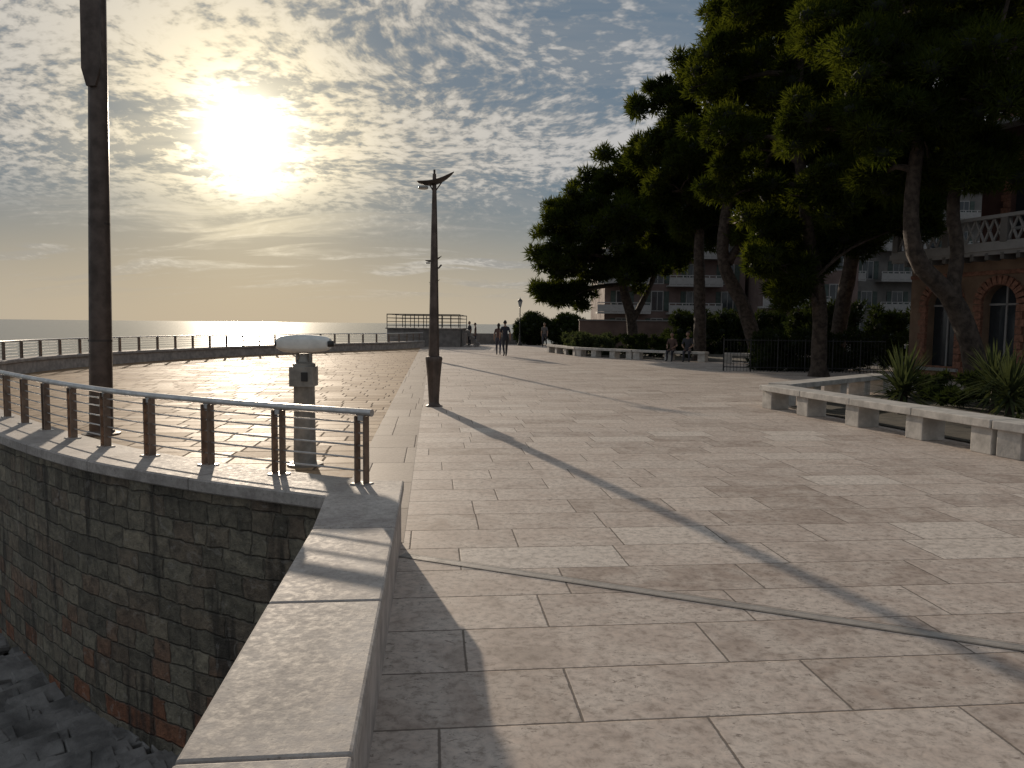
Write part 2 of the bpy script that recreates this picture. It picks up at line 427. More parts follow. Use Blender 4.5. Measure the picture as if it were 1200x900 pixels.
for z,w,o in ((4.72,.06,-.01),(4.95,.125,-.01),(6.2,.13,-.015),(7.6,.12,-.02),(8.4,.05,-.02)):
    o+=ln*z
    vs+=[(x-w+o,y-.17,z),(x+w+o,y-.17,z),(x+w+o,y-.125,z),(x-w+o,y-.125,z)]
fs=[]
for i in range(4):
    for k in range(4): a=i*4+k;b=i*4+(k+1)%4; fs.append((a,b,b+4,a+4))
fs+=[(3,2,1,0),(16,17,18,19)]; mb.add(vs,fs,0)
head(mb,(x+.17,y,8.5),1.5,.1,.22)
mb.obj()

# telescope
mb=MB('coin_viewer_telescope',[M_grayp,M_white,M_black]); x,y=-2.32,8.55
mb.lathe((x,y,0),[(.20,0),(.20,.02),(.13,.03),(.125,.05),(.118,.4),(.114,1.0),(.12,1.02),(.12,1.05)],20,0)
mb.box((x,y-.02,1.0),(.26,.24,.22),0); mb.box((x+.04,y-.145,1.0),(.07,.012,.10),2)
mb.lathe((x,y,1.1),[(.115,0),(.125,.01),(.125,.04),(.07,.06),(.055,.10),(.06,.15)],16,0)
mb.box((x-.075,y,1.22),(.02,.07,.13),0); mb.box((x+.075,y,1.22),(.02,.07,.13),0)
vs=[];N=13;K=14
for i in range(N):
    t=i/(N-1); L=-.29+.58*t
    prof=[.055,.085,.098,.104,.108,.11,.11,.108,.104,.10,.094,.085,.06][i]
    for k in range(K):
        a=2*math.pi*k/K; ca,sa=math.cos(a),math.sin(a)
        ww=prof*1.35; hh=prof*.95
        vs.append((x+L*.95, y+L*.25+math.copysign(abs(ca)**.7,ca)*ww, 1.36+math.copysign(abs(sa)**.8,sa)*hh))
fs=[(i*K+k,i*K+(k+1)%K,(i+1)*K+(k+1)%K,(i+1)*K+k) for i in range(N-1) for k in range(K)]+[tuple(range(K))[::-1],tuple((N-1)*K+k for k in range(K))]
mb.add(vs,fs,1,True)
for s_ in (-.055,.055):
    mb.tube([(x+.26,y+.06+s_,1.36),(x+.30,y+.075+s_,1.36)],.035,12,2)
    mb.tube([(x-.27,y-.07+s_,1.36),(x-.285,y-.075+s_,1.36)],.035,12,2)
mb.obj(bevel=.004)

# ------------------------------------------------------------ benches
def bench(name,poly,w=.48,gap=1.25):
    mb=MB(name,[M_bench])
    for i in range(len(poly)-1):
        a=Vector(poly[i]);b=Vector(poly[i+1]);d=b-a;L=d.length;d.normalize();ang=math.atan2(d.y,d.x)
        n=max(1,round(L/gap)); st=L/n
        for k in range(n):
            c=a+d*(st*(k+.5)); mb.box((c.x,c.y,.40+.001*i),(st-.012,w,.11),0,ang)
        for k in range(n+1):
            c=a+d*min(L-.2,max(.2,st*k)); mb.box((c.x,c.y,.172),(.34,w-.12,.344),0,ang)
    return mb.obj(bevel=.01)
bench('stone_bench',[(7.0,7.3),(6.3,9.7),(5.15,15.25)],.5,1.35)
bench('stone_bench',[(5.45,15.6),(9.3,19.3)],.5,1.35)
bench('stone_bench',[(2.2,44.5),(3.4,39.5),(5.8,36.5),(8.7,34.3)],.5,1.5)
bench('stone_bench',[(9.2,33.5),(13.5,32.5)],.5,1.5)
sheet('garden_bed',[(7.3,7.3),(6.6,9.8),(5.5,15.2),(9.4,18.9),(13,20),(30,18),(30,6)],.02,M_soil)
sheet('garden_bed',[(2.5,44.5),(3.7,39.7),(6,36.8),(9,34.7),(16,35),(30,60),(8,62)],.02,M_soil)

# ------------------------------------------------------------ foliage
ph=(1+5**.5)/2
ICO=np.array([(-1,ph,0),(1,ph,0),(-1,-ph,0),(1,-ph,0),(0,-1,ph),(0,1,ph),(0,-1,-ph),(0,1,-ph),(ph,0,-1),(ph,0,1),(-ph,0,-1),(-ph,0,1)],dtype=float)/1.902
ICF=np.array([(0,11,5),(0,5,1),(0,1,7),(0,7,10),(0,10,11),(1,5,9),(5,11,4),(11,10,2),(10,7,6),(7,1,8),(3,9,4),(3,4,2),(3,2,6),(3,6,8),(3,8,9),(4,9,5),(2,4,11),(6,2,10),(8,6,7),(9,8,1)])
def blades(name,C,R,nb,bl,bw,mat,flat=.75,up=.3,shell=.5,parent=None,seed=1,core=.5):
    rng=np.random.default_rng(seed); C=np.array(C);R=np.array(R); nc=len(C)
    n=nc*nb
    idx=np.repeat(np.arange(nc),nb)
    d=rng.normal(size=(n,3)); d/=np.linalg.norm(d,axis=1)[:,None]
    rad=shell+(1-shell)*rng.random(n)**.6
    rad*=1+.18*rng.normal(size=n)*(rng.random(n)<.25)
    pos=C[idx]+d*(R[idx]*rad)[:,None]*np.array([1,1,flat])
    b=d+rng.normal(size=(n,3))*.5+np.array([0,0,up]); b/=np.linalg.norm(b,axis=1)[:,None]
    s=np.cross(b,rng.normal(size=(n,3))); s/=np.linalg.norm(s,axis=1)[:,None]+1e-9
    l=bl*(.6+.8*rng.random(n)); 
    V=np.empty((n,3,3)); V[:,0]=pos-s*bw/2; V[:,1]=pos+s*bw/2; V[:,2]=pos+b*l[:,None]
    tint=np.clip(np.repeat(rng.random(nc),nb)*.6+rng.random(n)*.4,0,1)
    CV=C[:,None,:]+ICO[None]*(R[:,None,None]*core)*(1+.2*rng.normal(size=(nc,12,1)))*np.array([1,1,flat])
    verts=np.concatenate([V.reshape(-1,3),CV.reshape(-1,3)])
    faces=np.concatenate([np.arange(n*3).reshape(-1,3),(n*3+np.arange(nc)[:,None,None]*12+ICF[None]).reshape(-1,3)]).astype(np.int32)
    me=bpy.data.meshes.new(name); me.vertices.add(len(verts)); me.vertices.foreach_set('co',verts.ravel())
    F=len(faces); me.loops.add(F*3); me.loops.foreach_set('vertex_index',faces.ravel())
    me.polygons.add(F); me.polygons.foreach_set('loop_start',np.arange(0,F*3,3,dtype=np.int32)); me.polygons.foreach_set('loop_total',np.full(F,3,dtype=np.int32))
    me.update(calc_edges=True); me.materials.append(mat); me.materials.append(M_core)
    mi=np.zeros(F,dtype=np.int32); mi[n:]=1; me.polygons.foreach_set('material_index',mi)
    at_=me.attributes.new('tint','FLOAT','POINT'); at_.data.foreach_set('value',np.concatenate([np.repeat(tint,3),np.zeros(nc*12)]).astype(np.float32))
    o=bpy.data.objects.new(name,me); COL.objects.link(o)
    if parent: o.parent=parent
    return o
def tree(lobes,d,trunks,k,seed,bl,bw,nb=420,r0=.3,depth=1.):
    rnd=random.Random(seed); e=empty('pine_tree')
    mb=MB('trunk_and_limbs',[M_bark]); ends=[]
    for pts,rad in trunks:
        P=catmull(pts,.35); n=len(P); rr=[rad[0]+(rad[1]-rad[0])*i/(n-1) for i in range(n)]; rr[0]*=1.35
        mb.tube(P,rr,10,0,True,1.,.07); ends+=[(p,r) for p,r in zip(P[n//2:],rr[n//2:])]
    C=[];R=[]
    for (x,z,rad) in lobes:
        cy=d+rnd.uniform(-1,1)*depth*1.6; c=Vector((x,cy,z))
        p,r=min(ends,key=lambda q:(q[0]-c).length+ (3 if q[0].z>z else 0))
        m=(p+c)/2+Vector((rnd.uniform(-.3,.3),rnd.uniform(-.3,.3),rnd.uniform(-.1,.4)))
        B=catmull([p,m,c+Vector((0,0,-rad*.2))],.4); rb=min(r*.8,.05+rad*.055)
        mb.tube(B,[rb*(1-.7*i/(len(B)-1)) for i in range(len(B))],7,0,True,1,.06)
        for _ in range(5):
            q=c+Vector((rnd.gauss(0,1),rnd.gauss(0,1),rnd.gauss(0,.7))).normalized()*rad*.8
            s_=B[rnd.randrange(len(B)//2,len(B))]; mb.tube([s_,(s_+q)/2+Vector((0,0,.1)),q],[rb*.35,rb*.25,.01],5)
        nc=int(k*(9+rad*rad*6.))
        for _ in range(nc):
            v=Vector((rnd.gauss(0,1),rnd.gauss(0,1),rnd.gauss(0,1)+.15)).normalized()*rnd.uniform(.35,1.)
            C.append((c.x+v.x*rad*1.05,c.y+v.y*rad*1.15,c.z+v.z*rad*.8)); R.append(rnd.uniform(.26,.5)*(.55+.35*rad))
    mb.obj(parent=e)
    blades('foliage',C,R,nb,bl,bw,M_pine,.78,.35,.4,e,seed)
A=[(2.3,3.3,1.3),(3.6,3.5,1.1),(2.2,5.3,1.5),(2.8,7.4,1.7),(4.2,9.2,1.7),(5.8,10.3,1.7),(7.2,9.8,2.0),(5.6,7.4,2.1),(8.2,7.3,2.1),(4.4,5.2,1.6),(6.7,5.2,1.7),(9.3,9.2,1.9),(9.4,5.6,1.3),(3.9,7.0,1.6),(7.6,4.6,1.2)]
tree(A,45,[([(7.1,45,0),(6.9,45.1,2.2),(6.4,45,4),(6.0,45,8)],(.36,.14)),([(6.9,45.1,1.6),(8.2,45,4.5),(8.6,45,7)],(.2,.1))],1.0,11,.30,.085,230)
Bl=[(7.0,11.7,1.5),(6.6,9.9,1.6),(7.2,8.0,1.5),(8.4,12.8,1.7),(8.8,10.3,2.1),(9.2,7.6,1.8),(8.3,6.4,1.1),(10.3,9.3,2),(7.9,9.2,1.7),(9.6,6.2,1.2)]
tree(Bl,36,[([(8.8,36,0),(8.7,36,3),(8.6,36,6),(8.8,36,11)],(.32,.13))],1.0,12,.27,.075,250)
B2=[(9.6,14.2,1.8),(10.8,15.6,2.0),(11,12.2,2.2),(12.6,14,2.3),(11.4,7.2,1.8),(12.8,9.6,2.2),(12.6,6.0,1.6),(14.3,8,2),(14.5,11.5,2.4),(10.6,6,1.3),(14.6,5.9,1.5),(16.5,7.4,1.8)]
tree(B2,34,[([(11.0,34,0),(10.2,34,2.4),(9.2,34,4.6),(9.5,34,8),(10.5,34,12)],(.36,.14)),([(9.4,34,4.4),(11.5,34,7.5),(13,34,10)],(.2,.1))],1.0,13,.27,.075,250)
Cl=[(7.0,11.2,1.3),(7.8,12.9,1.7),(6.6,9.6,1.25),(6.5,7.6,1.2),(7.2,6.1,1.1),(8.4,7.2,1.4),(8.6,9.3,1.7),(9.4,11.8,1.8),(9.5,5.6,1.25),(8.1,4.9,.95),(8.2,3.6,.95),(9.1,3.3,.9),(9.9,3.9,1.1),(8.8,2.75,.6),(10.9,4.5,1.15),(10.5,7.8,1.6),(11.3,10.2,1.9),(11.5,13,1.9),(10.3,5.9,1.3),(11.8,5.8,1.2),(13.0,6.4,1.2),(13.9,7.4,1.3),(12.5,7.8,1.4),(12.2,5.0,.9)]
tree(Cl,25,[([(10.0,25,0),(9.9,25,2.5),(9.4,25,5),(9.0,25,8),(9,25,11)],(.26,.12)),([(9.9,25,2.2),(9.3,24.6,2.9),(8.7,24.6,3.3)],(.1,.05))],1.1,14,.21,.052,340,depth=.8)
D=[(7.0,6.5,.9),(7.8,7.4,1.1),(8.9,6.7,1.2),(9.2,8.1,1.3),(7.9,8.9,1.2),(9.6,5.6,1.0),(8.7,5.2,.8),(10.4,6.9,1.2),(10.5,8.5,1.3),(9.3,9.9,1.4),(11.0,5.6,.9),(12,9.7,1.3),(11.7,6.7,.8),(8.0,6.0,.85),(10.9,10.2,1.3),(10.2,4.95,.7),(9.7,6.5,1.0)]
tree(D,18,[([(11.0,18,0),(10.7,18,1.3),(10.15,18,2.4),(9.5,18,3.0),(9.2,18,3.8),(9.2,18,5.2),(9.4,18,7)],(.27,.11)),([(10.2,18,2.3),(10.35,18.1,3.4),(10.2,18.1,4.6),(10.6,18,7)],(.17,.09))],1.15,15,.17,.038,400,depth=.7)
E_=[(11,11.5,1.8),(13,12.5,2),(12.4,9.5,1.8),(15.5,13,2.2),(14,6.6,1.3),(11.6,7.0,1.5),(17.5,11,2.0),(19,13.5,2.3),(13.5,15,2.0),(17,15.5,2.2),(14.2,9,1.7),(12.8,6.2,1.3)]
tree(E_,28,[([(13.0,31,0),(12.9,30,3),(13,28.6,7),(14,28,12)],(.33,.14))],1.0,16,.24,.07,260)

def hedge(name,c,sz,mat,bl=.13,bw=.05,n=60,nb=260,seed=3,box=False):
    rnd=random.Random(seed); e=empty(name); C=[];R=[]
    for _ in range(n):
        if box: v=Vector((rnd.uniform(-1,1),rnd.uniform(-1,1),rnd.uniform(-1,1)))
        else: v=Vector((rnd.gauss(0,1),rnd.gauss(0,1),rnd.gauss(0,1))).normalized()*rnd.uniform(.7,.95)
        C.append((c[0]+v.x*sz[0]/2,c[1]+v.y*sz[1]/2,c[2]+v.z*sz[2]/2)); R.append(rnd.uniform(.18,.3)*min(sz[2],2)*.75)
    blades('leaves',C,R,nb,bl,bw,mat,.9,.2,.4,e,seed,.55)
    mb=MB('stems',[M_bark]); 
    for _ in range(10):
        x=c[0]+rnd.uniform(-.3,.3)*sz[0]; y=c[1]+rnd.uniform(-.3,.3)*sz[1]
        mb.tube([(x,y,0),(x+.05,y,c[2])],[.04,.02],6)
    mb.obj(parent=e)
hedge('clipped_bush',(1.5,60,1.2),(2.7,2.6,2.3),M_hedge,.2,.09,110,120,1)
hedge('clipped_bush',(4.2,59,1.25),(3.1,2.8,2.3),M_hedge,.2,.09,120,120,2)
hedge('shrub_border',(4.3,42.3,.55),(2.6,3.6,1.0),M_yucca,.16,.06,80,110,3,True)
hedge('shrub_border',(7.3,39.6,.55),(3.6,3.6,.9),M_hedge,.16,.06,80,110,4,True)
hedge('hedge',(13.5,45,1.1),(9,2,2.4),M_hedge,.2,.09,200,110,5,True)
hedge('hedge',(20,38,1.3),(12,2,2.8),M_hedge,.2,.09,260,110,6,True)
hedge('hedge',(11.5,28.5,.7),(5,1.2,1.3),M_hedge,.15,.06,120,110,7,True)
hedge('shrub_border',(11.3,16.2,.3),(5,3,.6),M_hedge,.14,.05,110,130,8,True)
hedge('shrub_border',(10.3,12.2,.22),(3.6,4,.45),M_hedge,.12,.045,90,130,9,True)

def yucca(x,y,r,h,n=120,seed=1):
    rnd=random.Random(seed); mb=MB('yucca_plant',[M_yucca,M_bark])
    mb.tube([(x,y,0),(x+.03,y,h)],[.09,.06],8,1,True,1,.1)
    for i in range(n):
        a=rnd.uniform(0,6.283); el=rnd.uniform(-.3,1.45); L=r*rnd.uniform(.75,1.1); w=.024
        dx,dy,dz=math.cos(a)*math.cos(el),math.sin(a)*math.cos(el),math.sin(el)
        sx,sy=-math.sin(a)*w,math.cos(a)*w; z0=h*rnd.uniform(.7,1.1)
        P=[(x+dx*L*t,y+dy*L*t,z0+dz*L*t-.2*L*t*t*math.cos(el)) for t in (0,.35,.7,1)]
        ws=(.7,1,.65,.03); vs=[]
        for p,q in zip(P,ws): vs+=[(p[0]-sx*q,p[1]-sy*q,p[2]),(p[0]+sx*q,p[1]+sy*q,p[2])]
        mb.add(vs,[(0,1,3,2),(2,3,5,4),(4,5,7,6)],0)
    o=mb.obj(); a_=o.data.attributes.new('tint','FLOAT','POINT')
    a_.data.foreach_set('value',[rnd.random() for _ in o.data.vertices])
yucca(7.2,14.1,.9,.5,240,1); yucca(8.2,12.6,.85,.55,200,2); yucca(7.9,11.0,.78,.4,190,3)
yucca(9.2,14.6,.85,.6,170,4); yucca(10.0,13,.8,.45,140,5); yucca(7.5,9.6,.6,.3,140,6)

# fences / walls
mb=MB('metal_fence',[M_black])
for z in (.15,1.12): mb.tube([(7.6,27.6,z),(13.1,27.0,z)],.018,6)
for i in range(48):
    t=i/47; mb.tube([(7.6+5.5*t,27.6-.6*t,0),(7.6+5.5*t,27.6-.6*t,1.18)],.008 if i%8 else .025,5)
mb.obj()
mb=MB('garden_wall',[M_wallr,M_trim]); mb.box((12,52,.95),(15,.3,1.9),0); mb.box((12,52,1.94),(15.1,.4,.08),1); mb.obj()

# ------------------------------------------------------------ platform at far end
mb=MB('viewing_platform',[M_plat,M_lampd,M_black])
mb.box((-6.1,56.5,.6),(5.0,7.5,1.2),0); mb.box((-6.1,56.5,1.24),(5.2,7.7,.08),0)
for i in range(9):
    X=-8.6+5.0*i/8
    for Y in (52.75,60.2): mb.box((X,Y,1.75),(.05,.05,.95),2)
for z in (1.45,1.7,1.95,2.2):
    for Y in (52.75,60.2): mb.tube([(-8.6,Y,z),(-3.6,Y,z)],.02 if z<2.1 else .035,6,1)
    for X in (-8.6,-3.6): mb.tube([(X,52.75,z),(X,60.2,z)],.02,6,1)
for i in range(5): mb.box((-3.2+.3*i*.6,54.2,1.05-.22*i),(.3,1.6,.2),0)
mb.obj()
mb=MB('sea_parapet',[M_plat]); mb.box((-1.2,62,.42),(5.2,.4,.84)); mb.obj()
mb=MB('park_lantern',[M_black,M_glass]); x,y=.55,58
mb.lathe((x,y,0),[(.16,0),(.16,.1),(.08,.25),(.06,.7),(.04,1.0),(.035,2.8),(.06,2.85),(.03,2.9)],12,0)
mb.lathe((x,y,2.9),[(.08,0),(.17,.4),(.17,.42)],6,1); mb.lathe((x,y,3.32),[(.2,0),(.12,.14),(.03,.2),(.02,.28)],6,0); mb.obj()
mb=MB('litter_bin',[M_black,M_grayp]); mb.lathe((9.9,31,0),[(.2,0),(.24,.1),(.26,.8),(.28,.82),(.28,.9),(.1,.96)],16,0); mb.obj()

# ------------------------------------------------------------ buildings
def apartment(name,x0,x1,y0,dep,h,fl,body):
    e=empty(name); w=MB('walls',[body]); w.box(((x0+x1)/2,y0+dep/2,h/2),(x1-x0,dep,h),0); w.obj(parent=e)
    r=MB('roof',[M_tile,M_trim]); r.box(((x0+x1)/2,y0+dep/2,h+.15),(x1-x0+1,dep+1,.3),1)
    cx,cy=(x0+x1)/2,y0+dep/2; W=(x1-x0)/2+.4;D_=dep/2+.4
    r.add([(cx-W,cy-D_,h+.3),(cx+W,cy-D_,h+.3),(cx+W,cy+D_,h+.3),(cx-W,cy+D_,h+.3),(cx-W+D_*.7,cy,h+2.3),(cx+W-D_*.7,cy,h+2.3)],[(0,1,5,4),(1,2,5),(2,3,4,5),(3,0,4)],0); r.obj(parent=e)
    b=MB('balconies',[M_trim,M_steel]); g=MB('windows',[M_win,M_trim,M_shut]); fh=h/fl; n=int((x1-x0)/3.2); st=(x1-x0)/n
    for f in range(fl):
        z=f*fh
        for i in range(n):
            X=x0+st*(i+.5)
            g.box((X,y0-.01,z+1.35),(1.3,.06,2.1),1); g.box((X,y0-.03,z+1.35),(1.1,.06,1.9),0); g.box((X,y0-.065,z+1.35),(.06,.02,1.9),1)
            for q in (-.95,.95): g.box((X+q,y0-.05,z+1.35),(.5,.05,2.0),2)
        if f:
            for i in range(0,n,2):
                X=x0+st*(i+.5)
                b.box((X,y0-.85,z+.08),(st*1.5,1.6,.18),0); b.box((X,y0-1.62,z+1.1),(st*1.5,.06,.08),0)
                b.box((X,y0-1.62,z+.55),(st*1.5,.04,.7),0)
                for q in range(9): b.box((X-st*.74+st*1.48*q/8,y0-1.6,z+.62),(.05,.05,.95),1)
    b.obj(parent=e); g.obj(parent=e)
    return e
apartment('apartment_building',9.5,24,80,14,11.2,4,M_pink)
apartment('apartment_building',24.5,33,74,14,13.5,4,M_pink)
apartment('apartment_building',35,56,88,16,17,5,M_cream)

def arch(cx,w,z0,zs,N=12):
    pts=[(cx-w/2,z0)]+[(cx-w/2*math.cos(math.pi*i/N),zs+w/2*math.sin(math.pi*i/N)) for i in range(N+1)]+[(cx+w/2,z0)]
    return pts[::-1]
def villa():
    rot=math.atan2(-.95,.31); e=empty('ochre_villa',(13.5,26.2,0),rot)
    L=16.; H=3.9
    def wallcut(name,x0,x1,y,th,z0,z1,arches,mat):
        m=MB(name,[mat]); m.box(((x0+x1)/2,y+th/2,(z0+z1)/2),(x1-x0,th,z1-z0),0); o=m.obj(parent=e)
        c=MB('cut',[mat])
        for cx,w,a0,zs in arches:
            P=arch(cx,w,a0,zs); n=len(P)
            c.add([(px,y-.5,pz) for px,pz in P]+[(px,y+th+.5,pz) for px,pz in P],[tuple(range(n))[::-1],tuple(range(n,2*n))]+[(i,(i+1)%n,n+(i+1)%n,n+i) for i in range(n)])
        co=c.obj(parent=e)
        bmx=bmesh.new(); bmx.from_mesh(co.data); bmesh.ops.recalc_face_normals(bmx,faces=bmx.faces); bmx.to_mesh(co.data); bmx.free()
        bo=o.modifiers.new('b','BOOLEAN'); bo.object=co; bo.operation='DIFFERENCE'; bo.solver='EXACT'
        bpy.context.view_layer.update(); dg=bpy.context.evaluated_depsgraph_get()
        nm=bpy.data.meshes.new_from_object(o.evaluated_get(dg)); o.modifiers.clear(); o.data=nm
        bpy.data.objects.remove(co)
    ar=[(1.3+2.05*i,1.15,.35,2.35) for i in range(7)]
    wallcut('walls',0,L,0,.4,0,H,ar,M_villa)
    up=[(1.6+2.6*i,1.0,5.0,6.7) for i in range(5)]
    wallcut('upper_walls',-.0,L,2.9,.35,H+.1,8.3,up,M_villar)
    b=MB('side_walls',[M_villa,M_villar]); b.box((.2,5.2,H/2),(.4,9.59,H),0); b.box((8,6,2),(15,10,3.6),0)
    b.box((.2,7.,6.1),(.36,7.4,4.4),1); b.box((8,7.5,6.2),(15,7,4.0),1); b.obj(parent=e)
    g=MB('windows',[M_win,M_trim]); 
    for cx,w,a0,zs in ar+[]:
        g.box((cx,.3,1.6),(w+.1,.04,2.9),0); g.box((cx,.26,1.6),(.06,.04,2.8),1); g.box((cx,.26,zs),(w,.04,.06),1)
    for cx,w,a0,zs in up:
        g.box((cx,3.15,6),(w+.1,.04,2.6),0); g.box((cx,3.11,6),(.06,.04,2.5),1); g.box((cx,3.11,zs),(w,.04,.06),1)
    g.obj(parent=e)
    v=MB('arch_trim',[M_brick,M_trim])
    for lst,y in ((ar,-.045),(up,2.855)):
        for cx,w,a0,zs in lst:
            N=13
            for i in range(N):
                a=math.pi*(i+.5)/N; rr=w/2+.14; 
                v.box((cx-rr*math.cos(a),y,zs+rr*math.sin(a)),(.135,.13,.27),0,0,1.,Matrix.Rotation(a-math.pi/2,3,'Y'))
            for i in range(9):
                for s_ in (-1,1): v.box((cx+s_*(w/2+(.10 if i%2 else .14)),y,a0+.12+i*.22),(.2 if i%2 else .28,.12,.205),0)
            v.box((cx,y-.03,a0-.06),(w+.4,.22,.1),1)
    v.obj(parent=e)
    t=MB('terrace_balustrade',[M_trim,M_cream,M_villa])
    t.box((L/2-.1,1.1,H+.08),(L+.6,3.4,.16),0); t.box((L/2-.1,-.45,H-.06),(L+.5,.2,.12),0)
    for i in range(32): t.box((.25+i*.5,-.3,H-.16),(.12,.5,.2),1)
    t.box((L/2-.1,-.5,H+.98),(L+.55,.2,.1),0); t.box((L/2-.1,-.5,H+.21),(L+.5,.16,.1),0)
    nb=int(L/2)
    for i in range(nb+1): t.box((-.2+i*2.0,-.5,H+.58),(.22,.2,.7),1)
    for i in range(nb):
        for k in range(6):
            X=-.2+i*2+.22+k*.31
            for q in (-.85,.85):
                t.box((X,-.5,H+.6),(.05,.06,.78),0,0,1,Matrix.Rotation(q*.5,3,'Y'))
            t.lathe((X+.0,-.5,H+.57),[(.02,0),(.055,.02),(.055,.05),(.02,.07)],8,0)
    t.obj(parent=e)
    r=MB('roof',[M_tile,M_trim]); r.box((L/2,6.8,8.38),(L+1.2,9.2,.16),1)
    r.add([(-.7,2.2,8.46),(L+.7,2.2,8.46),(L+.7,11.5,8.46),(-.7,11.5,8.46),(3.5,6.8,10.6),(L-3.5,6.8,10.6)],[(0,1,5,4),(1,2,5),(2,3,4,5),(3,0,4)],0); r.obj(parent=e)
    bb=MB('band_course',[M_brick]); bb.box((L/2,-.02,3.3),(L,.08,.12)); bb.box((L/2,-.03,.2),(L,.1,.4)); bb.obj(parent=e)
villa()

# ------------------------------------------------------------ people
M_skin=simple('skin',(.32,.19,.13),.6,0,.1,8)
M_hair=simple('hair',(.03,.02,.015),.7,0,.2,20)
def person(x,y,rot,pose,shirt,pants,h=1.72,ph=1.,z0=0.,shorts=False,longhair=False):
    ms=simple('shirt',shirt,.85,0,.15,8); mp=simple('trousers',pants,.85,0,.15,8)
    k=h/1.72; e=empty('person',(x,y,z0),rot)
    V=[];E=[];R=[]
    def add(p,r,par=None):
        V.append(Vector(p)*k); R.append(r*k)
        if par is not None: E.append((par,len(V)-1))
        return len(V)-1
    sit=pose=='sit'; pz=.55 if sit else .93
    lean=.06 if pose=='walk' else (.05 if sit else 0)
    pel=add((0,0,pz),(.13)); sp=add((0,lean*.3,pz+.2),.115,pel); ch=add((0,lean*.7,pz+.40),.135,sp); nk=add((0,lean,pz+.53),.06,ch); hd=add((0,lean+.02,pz+.60),.05,nk)
    hands=[]
    for sgn in (-1,1):
        ph_=ph*sgn
        sh=add((sgn*.165,lean*.8,pz+.46),.062,ch)
        if sit: el=add((sgn*.24,.06,pz+.20),.045,sh); wr=add((sgn*.14,.30,pz+.10),.030,el); hv=Vector((-.2*sgn,1,-.1))
        elif pose=='walk': el=add((sgn*.225,-.10*ph_+lean*.5,pz+.20),.044,sh); wr=add((sgn*.23,-.16*ph_+.10,pz-.03),.029,el); hv=Vector((0,.1-.3*ph_,-1))
        else: el=add((sgn*.22,-.02,pz+.19),.044,sh); wr=add((sgn*.235,.05,pz-.05),.029,el); hv=Vector((0,.15,-1))
        hv.normalize(); wv=V[wr]/k; pm=wv+hv*.075; add(pm,.034,wr); hands.append((pm,hv,sgn))
        hp=add((sgn*.095,0,pz-.06),.095,pel)
        if sit: kn=add((sgn*.12,.43,.50),.062,hp); an=add((sgn*.12,.40,.09),.040,kn); to=(sgn*.14,.58,.035)
        elif pose=='walk':
            f=.30*ph_; kn=add((sgn*.10,f*.55+.06,.49),.062,hp); ay=f-.02; az=.09 if ph_>0 else .15
            an=add((sgn*.09,ay-(.06 if ph_<0 else 0),az),.040,kn); to=(sgn*.10,ay+.16,.035 if ph_>0 else .05)
        else: kn=add((sgn*.105,.02,.49),.062,hp); an=add((sgn*.11,-.01,.09),.040,kn); to=(sgn*.13,.16,.035)
        tm=tuple((V[an]/k*.35+Vector(to)*.65)); a2=add((tm[0],tm[1],.045 if tm[2]<.08 else tm[2]),.038,an); add(to,.028,a2)
    me=bpy.data.meshes.new('b'); me.from_pydata(V,E,[]); o=bpy.data.objects.new('b',me); COL.objects.link(o)
    sk=o.modifiers.new('s','SKIN'); sk.use_smooth_shade=True
    for i,sv in enumerate(me.skin_vertices[0].data): sv.radius=(R[i],R[i]*(.78 if i in(pel,sp,ch) else 1)); sv.use_root=(i==pel)
    su=o.modifiers.new('u','SUBSURF'); su.levels=2; su.render_levels=2
    bpy.context.view_layer.update(); nm=bpy.data.meshes.new_from_object(o.evaluated_get(bpy.context.evaluated_depsgraph_get()))
    bpy.data.objects.remove(o)
    nm.materials.clear()
    for m_ in (ms,mp,M_skin,M_black): nm.materials.append(m_)
    for p in nm.polygons:
        c=p.center/k; mi=0
        if c.z<.10: mi=3
        elif sit and (c.z<pz-.02): mi=2 if (shorts and c.z<.42) else 1
        elif not sit and c.z<pz+.02 and not (abs(c.x)>.185): mi=2 if (shorts and c.z<.5) else 1
        elif c.z>pz+.50 and abs(c.x)<.08: mi=2
        elif (abs(c.x)>.17 or (sit and c.y>.12)) and c.z<pz+.25: mi=2
        p.material_index=mi; p.use_smooth=True
    bo=bpy.data.objects.new('body',nm); COL.objects.link(bo); bo.parent=e
    hm=MB('head_and_hands',[M_skin,M_hair,M_black])
    c=Vector((0,lean+.03,pz+.70))*k
    vs=[];N=14;K=18
    for i in range(N+1):
        th=math.pi*i/N
        for j in range(K):
            a=2*math.pi*j/K; px=math.sin(th)*math.cos(a); py=math.sin(th)*math.sin(a); pz_=math.cos(th)
            jaw=1-.28*max(0,-pz_-.1); vs.append(c+Vector((px*.076*jaw,py*.094*(jaw if py>0 else 1),pz_*.118))*k)
    hm.add(vs,[(i*K+j,(i+1)*K+j,(i+1)*K+(j+1)%K,i*K+(j+1)%K) for i in range(N) for j in range(K)],0,True)
    vs2=[];
    for i in range(N+1):
        th=math.pi*i/N
        for j in range(K):
            a=2*math.pi*j/K; px=math.sin(th)*math.cos(a); py=math.sin(th)*math.sin(a); pz_=math.cos(th)
            s_=1.09 if (pz_>.45 or (py<.25 and pz_>-.35)) else .9
            vs2.append(c+Vector((px*.076*s_,py*.094*s_-.004,pz_*.118*s_+.004))*k)
    hm.add(vs2,[(i*K+j,(i+1)*K+j,(i+1)*K+(j+1)%K,i*K+(j+1)%K) for i in range(N) for j in range(K)],1,True)
    if longhair: hm.tube([c+Vector((0,-.06,.02))*k,c+Vector((0,-.085,-.12))*k,c+Vector((0,-.08,-.24))*k],[.07*k,.065*k,.03*k],10,1)
